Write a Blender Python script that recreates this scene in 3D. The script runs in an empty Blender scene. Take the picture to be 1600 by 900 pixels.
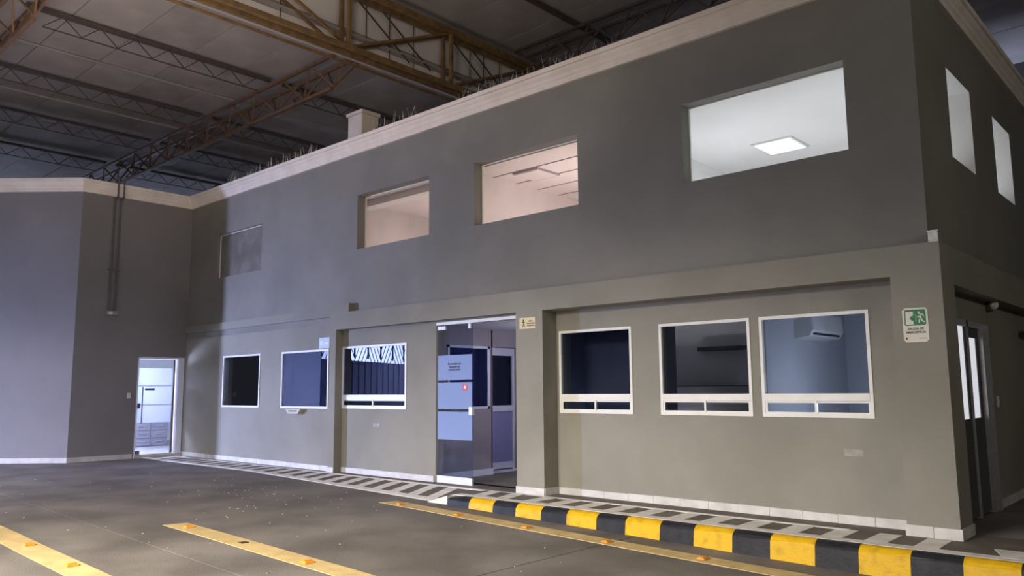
import bpy, bmesh, math, random
from mathutils import Vector, Matrix
random.seed(7)
SC = bpy.context.scene
COL = SC.collection

# ---------------------------------------------------------------- camera
cam_d = bpy.data.cameras.new('camera')
cam_d.sensor_width = 36.0
cam_d.lens = 36.0 * 1241.0 / 1600.0
cam_d.clip_start = 0.05
cam_d.clip_end = 200
cam = bpy.data.objects.new('camera', cam_d)
COL.objects.link(cam)
f = 1241.0
v1 = Vector((-1368, -170, -f)); v2 = Vector((1144, -150, -f))
Xa = (-v1).normalized(); Ya = (v2 - Xa * v2.dot(Xa)).normalized(); Za = Xa.cross(Ya)
R = Matrix((Xa, Ya, Za))          # rows: world axes in camera space -> camera-to-world rotation
cam.matrix_world = Matrix.Translation((0, 0, 1.4)) @ R.to_4x4()
SC.camera = cam

# ---------------------------------------------------------------- world, lights, exposure
SC.view_settings.view_transform = 'Standard'
SC.view_settings.look = 'None'
SC.view_settings.gamma = 1.0
SC.view_settings.exposure = 0.0
SC.view_settings.use_curve_mapping = False
w = bpy.data.worlds.new('sky'); SC.world = w; w.use_nodes = True
bg = w.node_tree.nodes['Background']
bg.inputs[0].default_value = (0.60, 0.69, 1.0, 1); bg.inputs[1].default_value = 8.0

def area(name, loc, direction, sx, sy, power, col, spread=math.pi):
    l = bpy.data.lights.new(name, 'AREA'); l.shape = 'RECTANGLE'; l.size = sx; l.size_y = sy
    l.energy = power; l.color = col; l.spread = spread
    o = bpy.data.objects.new(name, l); COL.objects.link(o); o.location = loc
    o.rotation_euler = Vector(direction).to_track_quat('-Z', 'Y').to_euler()
    return o
def lamp(name, loc, power, col, r=0.25):
    l = bpy.data.lights.new(name, 'POINT'); l.energy = power; l.color = col; l.shadow_soft_size = r
    o = bpy.data.objects.new(name, l); COL.objects.link(o); o.location = loc
    return o
# daylight through the open vehicle gateway (left, out of frame)
area('gateway_daylight', (-26.3, -6.0, 1.8), (0.585, 0.81, -0.13), 1.1, 3.0, 640, (0.48, 0.56, 1.0), math.radians(54))
# added warm fill from behind the camera, as if through an open door
area('rear_fill_light', (-4.5, -12.9, 1.7), (-0.1, 1, 0.0), 7.0, 2.8, 90, (1.0, 0.93, 0.82))
# added unseen fill, aimed down at the floor and the foot of the facade
area('floor_fill_light', (-6.3, -4.0, 4.4), (0.0, 0.74, -0.67), 5.6, 1.2, 760, (1.0, 0.915, 0.78), math.radians(78))
area('roof_fill_light', (-9.5, 0.5, 3.0), (-0.35, 0.25, 0.9), 4.0, 4.0, 260, (1.0, 0.86, 0.76), math.radians(120))  # added uplight that brightens the underside of the roof
area('truss_fill_light', (-6.0, 3.0, 5.6), (-0.8, 0.35, 0.5), 1.5, 1.5, 120, (1.0, 0.86, 0.74))  # invented fill for the riser sheet and the ochre truss
area('left_floor_fill_light', (-15.0, -2.5, 4.2), (-0.15, 0.55, -0.82), 4.0, 1.0, 480, (0.84, 0.82, 1.0), math.radians(96))  # extra fill added for the floor and walls at the left
lamp('right_side_fill_light', (7.0, 3.0, 5.0), 600, (1.0, 0.95, 0.85), 0.4)  # made-up point fill for the side wall and right-hand floor
# rooms upstairs and downstairs (below the window sills, so the lamps light the ceilings)
lamp('upper_room_lamp', (-3.0, 9.7, 3.6), 26, (0.95, 0.96, 1.0))
lamp('upper_room_lamp', (-5.2, 10.6, 3.45), 42, (0.95, 0.96, 1.0))
lamp('upper_room_lamp', (-3.0, 12.2, 3.6), 24, (0.95, 0.96, 1.0))
lamp('upper_room_lamp', (-7.6, 10.6, 3.5), 88, (1.0, 0.94, 0.93))
lamp('upper_room_lamp', (-11.2, 10.6, 3.5), 52, (1.0, 0.90, 0.88))
lamp('upper_room_lamp', (-15.4, 10.2, 3.4), 26, (1.0, 0.97, 0.9))
lamp('office_lamp', (-3.0, 9.4, 1.2), 48, (0.80, 0.86, 1.0), 0.15)
lamp('meeting_room_lamp', (-6.2, 9.9, 0.75), 120, (1.0, 0.88, 0.74), 0.15)
lamp('hallway_lamp', (-7.8, 9.9, 1.7), 36, (0.78, 0.78, 1.0), 0.1)
lamp('dark_room_fill_light', (-6.3, 8.95, 0.5), 14, (0.8, 0.85, 1.0), 0.1)  # weak fill added so this window does not go black
lamp('dark_room_fill_light', (-13.5, 9.6, 0.6), 40, (0.8, 0.85, 1.0), 0.1)  # added fill that lifts the dark rooms behind the left windows
lamp('reception_lamp', (-18.9, 7.1, 1.6), 240, (0.72, 0.78, 1.0), 0.2)

# ---------------------------------------------------------------- materials
def mat(name, col, rough=0.8, col2=None, scale=2.0, bump=0.0, bscale=40.0, metal=0.0, detail=6, spec=0.3, mid=(0.35, 0.65), stretch=None):
    m = bpy.data.materials.new(name); m.use_nodes = True
    nt = m.node_tree; p = nt.nodes['Principled BSDF']
    p.inputs['Base Color'].default_value = (*col, 1); p.inputs['Roughness'].default_value = rough
    p.inputs['Metallic'].default_value = metal; p.inputs['Specular IOR Level'].default_value = spec
    tc = nt.nodes.new('ShaderNodeTexCoord'); src = tc.outputs['Object']
    if stretch:
        mp = nt.nodes.new('ShaderNodeMapping'); mp.inputs['Scale'].default_value = stretch
        nt.links.new(src, mp.inputs[0]); src = mp.outputs[0]
    if col2:
        n = nt.nodes.new('ShaderNodeTexNoise'); n.inputs['Scale'].default_value = scale; n.inputs['Detail'].default_value = detail
        nt.links.new(src, n.inputs['Vector'])
        r = nt.nodes.new('ShaderNodeValToRGB')
        r.color_ramp.elements[0].position = mid[0]; r.color_ramp.elements[0].color = (*col, 1)
        r.color_ramp.elements[1].position = mid[1]; r.color_ramp.elements[1].color = (*col2, 1)
        nt.links.new(n.outputs['Fac'], r.inputs[0]); nt.links.new(r.outputs[0], p.inputs['Base Color'])
    if bump:
        n2 = nt.nodes.new('ShaderNodeTexNoise'); n2.inputs['Scale'].default_value = bscale; n2.inputs['Detail'].default_value = 4
        nt.links.new(src, n2.inputs['Vector'])
        b = nt.nodes.new('ShaderNodeBump'); b.inputs['Strength'].default_value = bump; b.inputs['Distance'].default_value = 0.02
        nt.links.new(n2.outputs['Fac'], b.inputs['Height']); nt.links.new(b.outputs[0], p.inputs['Normal'])
    return m
def emis(name, col, s):
    m = bpy.data.materials.new(name); m.use_nodes = True; nt = m.node_tree
    p = nt.nodes['Principled BSDF']; p.inputs['Base Color'].default_value = (*col, 1)
    p.inputs['Emission Color'].default_value = (*col, 1); p.inputs['Emission Strength'].default_value = s
    return m
def glass(name, tint, boost=1.0, haze=0.0, hcol=(0.5, 0.5, 0.5)):
    m = bpy.data.materials.new(name); m.use_nodes = True; nt = m.node_tree
    for n in list(nt.nodes): nt.nodes.remove(n)
    o = nt.nodes.new('ShaderNodeOutputMaterial'); mx = nt.nodes.new('ShaderNodeMixShader')
    t = nt.nodes.new('ShaderNodeBsdfTransparent'); t.inputs[0].default_value = (*tint, 1)
    g = nt.nodes.new('ShaderNodeBsdfGlossy'); g.inputs['Roughness'].default_value = 0.0; g.inputs['Color'].default_value = (0.95, 0.97, 1, 1)
    # Schlick reflectance from the facing angle (thin sheet: the same from both sides)
    fr = nt.nodes.new('ShaderNodeLayerWeight'); fr.inputs[0].default_value = 0.5
    pw = nt.nodes.new('ShaderNodeMath'); pw.operation = 'POWER'; pw.inputs[1].default_value = 5.0
    nt.links.new(fr.outputs['Facing'], pw.inputs[0])
    mu = nt.nodes.new('ShaderNodeMath'); mu.operation = 'MULTIPLY_ADD'; mu.use_clamp = True
    mu.inputs[1].default_value = 0.94 * boost; mu.inputs[2].default_value = 0.04 * boost
    nt.links.new(pw.outputs[0], mu.inputs[0]); nt.links.new(mu.outputs[0], mx.inputs[0])
    first = t.outputs[0]
    if haze:
        d = nt.nodes.new('ShaderNodeBsdfDiffuse'); d.inputs[0].default_value = (*hcol, 1)
        hm = nt.nodes.new('ShaderNodeMixShader')
        n = nt.nodes.new('ShaderNodeTexNoise'); n.inputs['Scale'].default_value = 2.5; n.inputs['Detail'].default_value = 5
        tc = nt.nodes.new('ShaderNodeTexCoord'); nt.links.new(tc.outputs['Object'], n.inputs['Vector'])
        h2 = nt.nodes.new('ShaderNodeMath'); h2.operation = 'MULTIPLY'; h2.inputs[1].default_value = haze * 2
        nt.links.new(n.outputs['Fac'], h2.inputs[0]); nt.links.new(h2.outputs[0], hm.inputs[0])
        nt.links.new(t.outputs[0], hm.inputs[1]); nt.links.new(d.outputs[0], hm.inputs[2]); first = hm.outputs[0]
    nt.links.new(first, mx.inputs[1]); nt.links.new(g.outputs[0], mx.inputs[2]); nt.links.new(mx.outputs[0], o.inputs[0])
    return m

M_WALL = mat('grey_taupe_paint', (0.222, 0.210, 0.172), 0.75, (0.270, 0.256, 0.212), 0.9, 0.12, 60)
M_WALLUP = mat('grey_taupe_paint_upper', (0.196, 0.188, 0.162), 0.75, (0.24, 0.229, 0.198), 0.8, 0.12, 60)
M_WALLEFT = mat('cool_grey_paint', (0.20, 0.19, 0.19), 0.75, (0.235, 0.22, 0.22), 0.7, 0.1, 60)
M_CORN = mat('cream_plaster', (0.72, 0.64, 0.56), 0.7, (0.80, 0.73, 0.65), 3.0, 0.1, 30)
M_TILE = mat('white_skirting_tile', (0.50, 0.48, 0.45), 0.45, (0.62, 0.60, 0.57), 5.0, 0.05, 30)
M_ROAD = mat('worn_asphalt', (0.12, 0.107, 0.098), 0.72, (0.205, 0.185, 0.168), 1.1, 0.25, 90, detail=12, mid=(0.36, 0.66))
M_DARK = mat('dark_soil', (0.03, 0.03, 0.03), 0.9, (0.05, 0.045, 0.04), 4)
M_WALKDK = mat('brown_grey_walkway', (0.105, 0.09, 0.078), 0.7, (0.165, 0.145, 0.125), 2.5, 0.2, 80)
M_WPAINT = mat('worn_white_floor_paint', (0.62, 0.585, 0.54), 0.6, (0.78, 0.75, 0.71), 5.0, 0.1, 60)
M_YLINE = mat('worn_yellow_line_paint', (0.48, 0.35, 0.16), 0.65, (0.62, 0.46, 0.22), 5.0, 0.15, 80)
M_YEL = mat('yellow_curb_paint', (0.66, 0.39, 0.008), 0.45, (0.46, 0.27, 0.01), 9.0, 0.15, 40, mid=(0.5, 0.75))
M_BLK = mat('black_curb_paint', (0.010, 0.011, 0.014), 0.5, (0.020, 0.021, 0.026), 8.0, 0.12, 30)
M_STUD = mat('orange_stud_plastic', (0.75, 0.30, 0.03), 0.4, (0.6, 0.22, 0.02), 30)
M_ALU = mat('white_aluminium', (0.72, 0.71, 0.66), 0.35, (0.78, 0.77, 0.73), 5)
M_ALUC = mat('cool_white_aluminium', (0.62, 0.64, 0.72), 0.35, (0.68, 0.70, 0.78), 5)
M_STEEL = mat('brushed_steel', (0.62, 0.62, 0.63), 0.3, (0.7, 0.7, 0.7), 20, metal=0.6)
M_ROOF = mat('dusty_roof_sheet', (0.29, 0.26, 0.245), 0.85, (0.37, 0.33, 0.31), 1.0, 0.3, 12, detail=8)
M_ROOF2 = mat('dusty_roof_sheet_darker', (0.26, 0.23, 0.22), 0.85, (0.35, 0.31, 0.29), 1.3, 0.3, 12, detail=8)
M_ROOFD = mat('sooty_roof_sheet', (0.26, 0.235, 0.225), 0.85, (0.32, 0.295, 0.28), 1.0, 0.3, 12)
M_RISER = mat('pale_riser_sheet', (0.66, 0.62, 0.59), 0.85, (0.74, 0.70, 0.67), 1.2)
M_TRUSS = mat('ochre_steel_paint', (0.22, 0.135, 0.055), 0.55, (0.13, 0.08, 0.04), 6.0, 0.1, 30)
M_TRUSSR = mat('rusty_brown_steel', (0.16, 0.09, 0.05), 0.6, (0.10, 0.06, 0.038), 6.0, 0.1, 30)
M_PURL = mat('dark_brown_steel', (0.06, 0.045, 0.04), 0.7, (0.085, 0.065, 0.055), 6.0)
M_WHITEIN = mat('white_room_paint', (0.78, 0.77, 0.76), 0.8, (0.82, 0.81, 0.80), 1.5)
M_PINKIN = mat('pinkish_room_paint', (0.70, 0.64, 0.615), 0.8, (0.76, 0.70, 0.675), 0.9)
M_GREYIN = mat('grey_room_paint', (0.42, 0.43, 0.46), 0.8, (0.46, 0.47, 0.50), 1.5)
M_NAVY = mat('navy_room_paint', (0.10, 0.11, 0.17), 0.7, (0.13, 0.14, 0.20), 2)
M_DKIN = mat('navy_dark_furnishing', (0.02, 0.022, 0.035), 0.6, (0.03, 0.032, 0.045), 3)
M_FILM = mat('frosted_blue_film', (0.17, 0.235, 0.42), 0.5, (0.185, 0.25, 0.445), 1.0)
M_FILMW = mat('white_lacquer', (0.70, 0.72, 0.82), 0.5, (0.74, 0.76, 0.86), 1.0)
M_FROST = bpy.data.materials.new('frosted_white_film'); M_FROST.use_nodes = True
_n = M_FROST.node_tree; _p = _n.nodes['Principled BSDF']; _p.inputs['Base Color'].default_value = (0.75, 0.77, 0.88, 1)
_t = _n.nodes.new('ShaderNodeBsdfTranslucent'); _t.inputs[0].default_value = (0.80, 0.82, 0.95, 1)
_x = _n.nodes.new('ShaderNodeMixShader'); _x.inputs[0].default_value = 0.6
_n.links.new(_p.outputs[0], _x.inputs[1]); _n.links.new(_t.outputs[0], _x.inputs[2]); _n.links.new(_x.outputs[0], _n.nodes['Material Output'].inputs[0])
M_INK = mat('dark_ink', (0.03, 0.03, 0.05), 0.6, (0.04, 0.04, 0.06), 5)
M_RED = mat('red_sticker', (0.65, 0.05, 0.04), 0.5, (0.7, 0.07, 0.05), 5)
M_GREEN = mat('green_sign_print', (0.005, 0.16, 0.06), 0.45, (0.006, 0.18, 0.07), 5)
M_SIGNW = mat('off_white_sign', (0.66, 0.61, 0.50), 0.45, (0.70, 0.65, 0.55), 5)
M_SIGNY = mat('cream_yellow_sign', (0.66, 0.56, 0.30), 0.45, (0.70, 0.62, 0.38), 5)
M_SIGNC = mat('pale_cyan_sign', (0.40, 0.50, 0.54), 0.45, (0.45, 0.55, 0.58), 5)
M_GALV = mat('galvanised_metal', (0.13, 0.12, 0.13), 0.45, (0.16, 0.15, 0.16), 8, metal=0.3)
M_GALV2 = mat('dull_zinc', (0.30, 0.29, 0.27), 0.4, (0.42, 0.41, 0.39), 18, metal=0.4)
M_PLAST = mat('white_plastic', (0.62, 0.62, 0.60), 0.4, (0.66, 0.66, 0.64), 5)
M_HALL = mat('dark_hall_wall', (0.075, 0.07, 0.07), 0.85, (0.10, 0.095, 0.09), 0.5)
M_CONC = mat('pale_concrete', (0.50, 0.44, 0.38), 0.85, (0.60, 0.54, 0.47), 2.0, 0.2, 30)
M_GATE = mat('dark_blue_gate_sheet', (0.008, 0.011, 0.03), 0.8, (0.011, 0.014, 0.036), 2)
M_WOODG = mat('grey_laminate', (0.30, 0.28, 0.32), 0.5, (0.34, 0.32, 0.36), 4)
M_ROOMFL = mat('pale_floor_tile', (0.55, 0.52, 0.52), 0.4, (0.6, 0.57, 0.57), 2)
M_PINKPAN = mat('mauve_grey_paint', (0.30, 0.26, 0.28), 0.75, (0.34, 0.30, 0.32), 1.2)
M_BLUEPAN = mat('blue_grey_door_panel', (0.23, 0.23, 0.42), 0.5, (0.27, 0.27, 0.47), 1.2)
M_SHARD = mat('glinting_wire', (0.20, 0.19, 0.18), 0.35, (0.5, 0.5, 0.5), 30, metal=0.5)
M_FLECK = mat('pale_litter', (0.6, 0.58, 0.55), 0.8, (0.75, 0.73, 0.7), 5)
M_TEAL = mat('teal_lamp_cover', (0.01, 0.10, 0.13), 0.4, (0.015, 0.12, 0.15), 5)
M_PANEL = emis('lit_lamp_panel', (0.97, 0.98, 1.0), 0.9)
M_LIT = emis('lit_frosted_pane', (0.90, 0.93, 1.0), 0.62)
M_GLASS = glass('clear_window_glass', (0.93, 0.95, 0.96))
M_GLASSDK = glass('tinted_window_glass', (0.64, 0.67, 0.72), 1.0)
M_GLASSR = glass('reflective_window_glass', (0.35, 0.45, 0.8), 3.0)
M_GLASSE = glass('dusty_blue_glass', (0.5, 0.6, 0.9), 1.3, 0.02, (0.3, 0.42, 0.85))
M_GLASSUP = glass('dusty_upper_glass', (0.90, 0.88, 0.87), 0.7, 0.05, (0.6, 0.55, 0.5))
M_GLASS0 = glass('dust_coated_glass', (0.7, 0.7, 0.7), 0.7, 0.32, (0.42, 0.40, 0.37))
M_GLDOOR = glass('entrance_door_glass', (0.80, 0.84, 0.92), 1.1)

# ---------------------------------------------------------------- helpers
def new_obj(name, bm, m=None, parent=None, mats=None):
    me = bpy.data.meshes.new(name)
    bmesh.ops.recalc_face_normals(bm, faces=bm.faces)
    bm.to_mesh(me); bm.free()
    for k in (mats or ([m] if m else [])): me.materials.append(k)
    o = bpy.data.objects.new(name, me); COL.objects.link(o)
    if parent: o.parent = parent
    return o
def B(): return bmesh.new()
def abox(bm, x0, x1, y0, y1, z0, z1, mi=0):
    v = [bm.verts.new(p) for p in ((x0, y0, z0), (x1, y0, z0), (x1, y1, z0), (x0, y1, z0), (x0, y0, z1), (x1, y0, z1), (x1, y1, z1), (x0, y1, z1))]
    for q in ((0, 3, 2, 1), (4, 5, 6, 7), (0, 1, 5, 4), (1, 2, 6, 5), (2, 3, 7, 6), (3, 0, 4, 7)):
        fc = bm.faces.new([v[i] for i in q]); fc.material_index = mi
def box(name, x0, x1, y0, y1, z0, z1, m, parent=None, bev=0.0):
    bm = B(); abox(bm, x0, x1, y0, y1, z0, z1)
    if bev: bmesh.ops.bevel(bm, geom=bm.edges[:], offset=bev, segments=2, affect='EDGES')
    return new_obj(name, bm, m, parent)
def abar(bm, p, q, r, n=4, r2=None):
    p = Vector(p); q = Vector(q); d = (q - p).normalized(); r2 = r if r2 is None else r2
    up = Vector((0, 0, 1)) if abs(d.z) < 0.95 else Vector((1, 0, 0))
    a = d.cross(up).normalized(); b = d.cross(a).normalized(); rings = []
    for c, rr in ((p, r), (q, r2)):
        rings.append([bm.verts.new(c + a * rr * math.cos(t) + b * rr * math.sin(t)) for t in [(2 * math.pi * (i + 0.5) / n) for i in range(n)]])
    for i in range(n):
        j = (i + 1) % n; bm.faces.new([rings[0][i], rings[0][j], rings[1][j], rings[1][i]])
    bm.faces.new(rings[0][::-1]); bm.faces.new(rings[1])
def bar(name, p, q, r, m, parent=None, n=4):
    bm = B(); abar(bm, p, q, r, n); return new_obj(name, bm, m, parent)
def apoly(bm, pts, d):                                    # prism: points + depth vector
    d = Vector(d); a = [bm.verts.new(p) for p in pts]; b = [bm.verts.new(Vector(p) + d) for p in pts]
    n = len(pts); bm.faces.new(a); bm.faces.new(b[::-1])
    for i in range(n): bm.faces.new([a[i], b[i], b[(i + 1) % n], a[(i + 1) % n]])
def empty(name, loc=(0, 0, 0)):
    o = bpy.data.objects.new(name, None); COL.objects.link(o); o.location = loc; return o
def put(o, parent):                                       # world-built part under a based Empty
    o.parent = parent; o.matrix_parent_inverse = Matrix.Translation(-Vector(parent.location)); return o
def tag(o, label, cat, group=None, kind=None):
    o['label'] = label; o['category'] = cat
    if group: o['group'] = group
    if kind: o['kind'] = kind
    return o
def struct(o): o['kind'] = 'structure'; return o
def holed(name, axis, c0, c1, u0, u1, z0, z1, holes, m, parent=None):
    """wall slab with rectangular openings; axis 'y': plane along X with thickness c0..c1 in Y; axis 'x': along Y"""
    us = sorted({u0, u1, *[h[0] for h in holes], *[h[1] for h in holes]}); us = [u for u in us if u0 <= u <= u1]
    zs = sorted({z0, z1, *[h[2] for h in holes], *[h[3] for h in holes]}); zs = [z for z in zs if z0 <= z <= z1]
    def solid(i, j):
        if not (0 <= i < len(us) - 1 and 0 <= j < len(zs) - 1): return False
        uc = (us[i] + us[i + 1]) / 2; zc = (zs[j] + zs[j + 1]) / 2
        return not any(h[0] < uc < h[1] and h[2] < zc < h[3] for h in holes)
    bm = B(); P = (lambda u, c, z: (u, c, z)) if axis == 'y' else (lambda u, c, z: (c, u, z))
    cache = {}
    def V(u, c, z):
        k = (round(u, 5), round(c, 5), round(z, 5))
        if k not in cache: cache[k] = bm.verts.new(P(u, c, z))
        return cache[k]
    for i in range(len(us) - 1):
        for j in range(len(zs) - 1):
            if not solid(i, j): continue
            a, b, c, d = us[i], us[i + 1], zs[j], zs[j + 1]
            for cc in (c0, c1): bm.faces.new([V(a, cc, c), V(b, cc, c), V(b, cc, d), V(a, cc, d)])
            if not solid(i - 1, j): bm.faces.new([V(a, c0, c), V(a, c1, c), V(a, c1, d), V(a, c0, d)])
            if not solid(i + 1, j): bm.faces.new([V(b, c0, c), V(b, c1, c), V(b, c1, d), V(b, c0, d)])
            if not solid(i, j - 1): bm.faces.new([V(a, c0, c), V(b, c0, c), V(b, c1, c), V(a, c1, c)])
            if not solid(i, j + 1): bm.faces.new([V(a, c0, d), V(b, c0, d), V(b, c1, d), V(a, c1, d)])
    return new_obj(name, bm, m, parent)
def sweep(name, path, prof, m, parent=None):
    """sweep a profile (offset to the right of travel, z) along a 2-D polyline with mitred corners"""
    bm = B(); rings = []; n = len(path); P = [Vector(p) for p in path]
    for i in range(n):
        d1 = (P[i] - P[i - 1]).normalized() if i else (P[1] - P[0]).normalized()
        d2 = (P[i + 1] - P[i]).normalized() if i < n - 1 else d1
        n1 = Vector((d1.y, -d1.x)); n2 = Vector((d2.y, -d2.x)); mt = (n1 + n2); mt = mt / (1 + n1.dot(n2))
        rings.append([bm.verts.new((P[i].x + mt.x * o, P[i].y + mt.y * o, z)) for o, z in prof])
    k = len(prof)
    for i in range(n - 1):
        for j in range(k): bm.faces.new([rings[i][j], rings[i][(j + 1) % k], rings[i + 1][(j + 1) % k], rings[i + 1][j]])
    bm.faces.new(rings[0]); bm.faces.new(rings[-1][::-1])
    return new_obj(name, bm, m, parent)
def text(name, s, loc, size, m, parent, rot=(math.pi / 2, 0, 0), align='CENTER', bold=0.0, sx=1.0):
    cu = bpy.data.curves.new(name, 'FONT'); cu.body = s; cu.size = size; cu.align_x = align; cu.extrude = 0.0008; cu.offset = bold
    t = bpy.data.objects.new(name, cu); COL.objects.link(t)
    bpy.context.view_layer.update()
    me = bpy.data.meshes.new_from_object(t.evaluated_get(bpy.context.evaluated_depsgraph_get()))
    bpy.data.objects.remove(t); me.materials.clear(); me.materials.append(m)
    o = bpy.data.objects.new(name, me); COL.objects.link(o); o.location = loc; o.rotation_euler = rot; o.scale = (sx, 1, 1)
    put(o, parent); return o
rz = lambda X: -max(0.0, 0.022 * (X + 13.2))

# ================================================================ LARGE STRUCTURE
XL, XC = -17.75, -2.15                     # left wall plane, upper corner
YU, YB, YR1, YR2, YLW = 8.39, 8.27, 8.57, 8.43, 8.37
ZT = 5.75
# ---- front wall
wf = struct(holed('wall_front', 'y', YU, YU + 0.2, XL - 0.2, XC, 2.6, ZT,
    [(-16.47, -14.61, 3.88, 4.84), (-11.385, -9.47, 3.89, 4.87), (-8.435, -6.435, 3.885, 4.87), (-4.82, -2.85, 3.885, 4.87)], M_WALLUP))
holed('lower_wall', 'y', YLW, YLW + 0.22, XL - 0.2, -11.9, 0, 2.6, [(-15.98, -14.48, 1.09, 2.16), (-13.69, -12.13, 1.09, 2.16)], M_WALL, wf)
box('raised_band', XL, -11.96, YLW - 0.018, YLW + 0.1, 2.73, 2.885, M_WALL, wf)
bm = B(); apoly(bm, [(-11.96, YB, 0), (-11.79, YB, 0), (-11.79, YB, 2.48), (-11.43, YB, 2.48), (-11.43, YB, 2.93), (-11.96, YB, 2.93)], (0, 0.33, 0))
new_obj('pier', bm, M_WALL, wf)
box('beam', -11.43, -2.49, YB, YB + 0.33, 2.48, 2.78, M_WALL, wf)
holed('recessed_wall', 'y', YR2, YR2 + 0.17, -11.79, -7.49, 0, 2.48, [(-11.79, -10.04, 1.1, 2.18), (-9.33, -7.49, 0, 2.46)], M_WALL, wf)
box('pier', -7.49, -7.0, YB, YB + 0.42, 0, 2.48, M_WALL, wf)
holed('recessed_wall', 'y', YR1, YR1 + 0.15, -7.0, -2.49, 0, 2.6, [(-6.95, -5.755, 1.08, 2.2), (-5.345, -4.135, 1.08, 2.2), (-4.02, -2.815, 1.08, 2.2)], M_WALL, wf)
box('pillar', -2.49, -2.03, YB, 8.71, 0, 2.78, M_WALL, wf)
box('beam', -2.45, -2.03, 8.71, 21.0, 2.40, 2.78, M_WALL, wf)
# ---- left wall (with the office door) and its splayed part
wl = struct(holed('wall_left', 'x', XL - 0.22, XL, 6.0, 8.39, 0, ZT, [(7.33, 8.35, 0.06, 2.17)], M_WALLEFT))
cdir = Vector((-0.738, -0.675)); c0 = Vector((XL, 6.0)); c1 = c0 + cdir * 7.0
bm = B(); nrm = Vector((-0.675, 0.738)) * 0.22
apoly(bm, [(c0.x, c0.y, 0), (c1.x, c1.y, 0), (c1.x + nrm.x, c1.y + nrm.y, 0), (c0.x + nrm.x - 0.03, c0.y + nrm.y + 0.02, 0)], (0, 0, ZT))
new_obj('splayed_wall', bm, M_WALLEFT, wl)
# ---- right wall of the offices
wr = struct(holed('wall_right', 'x', XC - 0.42, XC, 8.39 + 0.2, 21.0, 2.6, ZT, [(9.60, 10.65, 3.92, 4.96), (11.83, 12.88, 3.92, 4.96), (14.1, 15.15, 3.92, 4.96)], M_WALLUP))
holed('lower_wall', 'x', -2.42, -2.2, 8.70, 21.0, 0, 2.42, [(8.80, 10.62, 0.0, 2.12)], M_WALL, wr)
# ---- cornice all round
prof = [(0.0, 5.63), (0.05, 5.63), (0.055, 5.70), (0.075, 5.72), (0.08, 5.76), (0.115, 5.80), (0.13, 5.83), (0.155, 5.835), (0.16, 5.895), (-0.24, 5.895), (-0.24, 5.74), (0.0, 5.74)]
struct(sweep('trim_1', [(c1.x, c1.y), (c0.x, c0.y), (XL, YU), (XC, YU), (XC, 21.0)], prof, M_CORN))
# ---- baseboards
bl = struct(sweep('baseboard_left', [(c1.x, c1.y), (c0.x, c0.y), (XL, 7.28)], [(0, 0), (0.025, 0), (0.02, 0.10), (0, 0.10)], M_TILE))
bf = struct(empty('baseboard_front'))
def tiles(axis, c, out, a, b, step=0.36, z=0.0, h=0.09, parent=bf):
    n = max(1, round((b - a) / step)); s = (b - a) / n
    for i in range(n):
        u0 = a + i * s + 0.0015; u1 = a + (i + 1) * s - 0.0015; hh = h + random.uniform(-0.004, 0.004); t = 0.016 + random.uniform(0, 0.005)
        if axis == 'y': box('skirting_tile', u0, u1, c - t, c, z, z + hh, M_TILE, parent)
        else: box('skirting_tile', c, c + t, u0, u1, z, z + hh, M_TILE, parent)
tiles('y', YLW, -1, XL + 0.02, -11.96)
tiles('y', YB, -1, -11.98, -11.78)
tiles('y', YR2, -1, -11.77, -9.36)
tiles('y', YB, -1, -7.5, -6.99)
tiles('x', -7.0, 1, YB, YR1 - 0.02, 0.4)
tiles('y', YR1, -1, -6.98, -2.5)
tiles('y', YB, -1, -2.5, -2.01, 0.3, h=0.105)
tiles('x', -2.03, 1, YB, 8.715, 0.5, h=0.105)
tiles('x', -2.2, 1, 8.73, 8.92, h=0.1)
tiles('x', -2.2, 1, 10.7, 16.0, h=0.1)
# ---- hall shell (mostly out of frame)
hs = struct(empty('wall_hall'))
box('hall_wall_panel', -40, 14, 23.0, 23.3, -0.5, 12, M_HALL, hs)
box('hall_wall_panel', 14, 14.3, -14, 23, -0.5, 12, M_HALL, hs)
holed('hall_wall_panel', 'y', -14.3, -14.0, -33.5, 14, -0.5, 12, [(-8.2, -0.8, -0.4, 3.2)], M_HALL, hs)
# wall above the lattice gate on the left, from the splayed wall out to the gateway
g0 = Vector((c1.x, c1.y)); gd = Vector((-0.45, -0.893)); gn = Vector((-0.893, 0.45))
def gpt(s, z, off=0.0):
    p = g0 + gd * s + gn * off; return Vector((p.x, p.y, z))
def gbox(bm, s0, s1, z0, z1, o0, o1):
    apoly(bm, [gpt(s0, z0, o0), gpt(s1, z0, o0), gpt(s1, z1, o0), gpt(s0, z1, o0)], (gn.x * (o1 - o0), gn.y * (o1 - o0), 0))
bm = B(); gbox(bm, 0, 17.5, 3.75, 12, 0, 0.3); gbox(bm, 9.9, 17.5, -0.5, 3.75, 0, 0.3); new_obj('hall_wall_panel', bm, M_HALL, hs)
holed('hall_wall_panel', 'x', -35.8, -35.5, 1.5, 23, -0.5, 12, [(2.2, 19.0, 5.6, 7.8)], M_HALL, hs)  # high opening added out of view so sky light reaches the far roof
bm = B(); apoly(bm, [(c1.x + 0.02, c1.y + 0.3, 5.2), (c0.x - 0.15, c0.y + 0.1, 5.2), (XL - 0.1, 8.4, 5.2), (XL - 0.1, 23, 5.2), (-35.6, 23, 5.2), (-35.6, 1.55, 5.2)], (0, 0, 0.15)); new_obj('flat_roof', bm, M_HALL, hs)
# outer faces that close the hall above the left block
box('hall_wall_panel', -40, c1.x - 0.1, c1.y + 0.2, c1.y + 0.45, -0.5, 12, M_HALL, hs)
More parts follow.
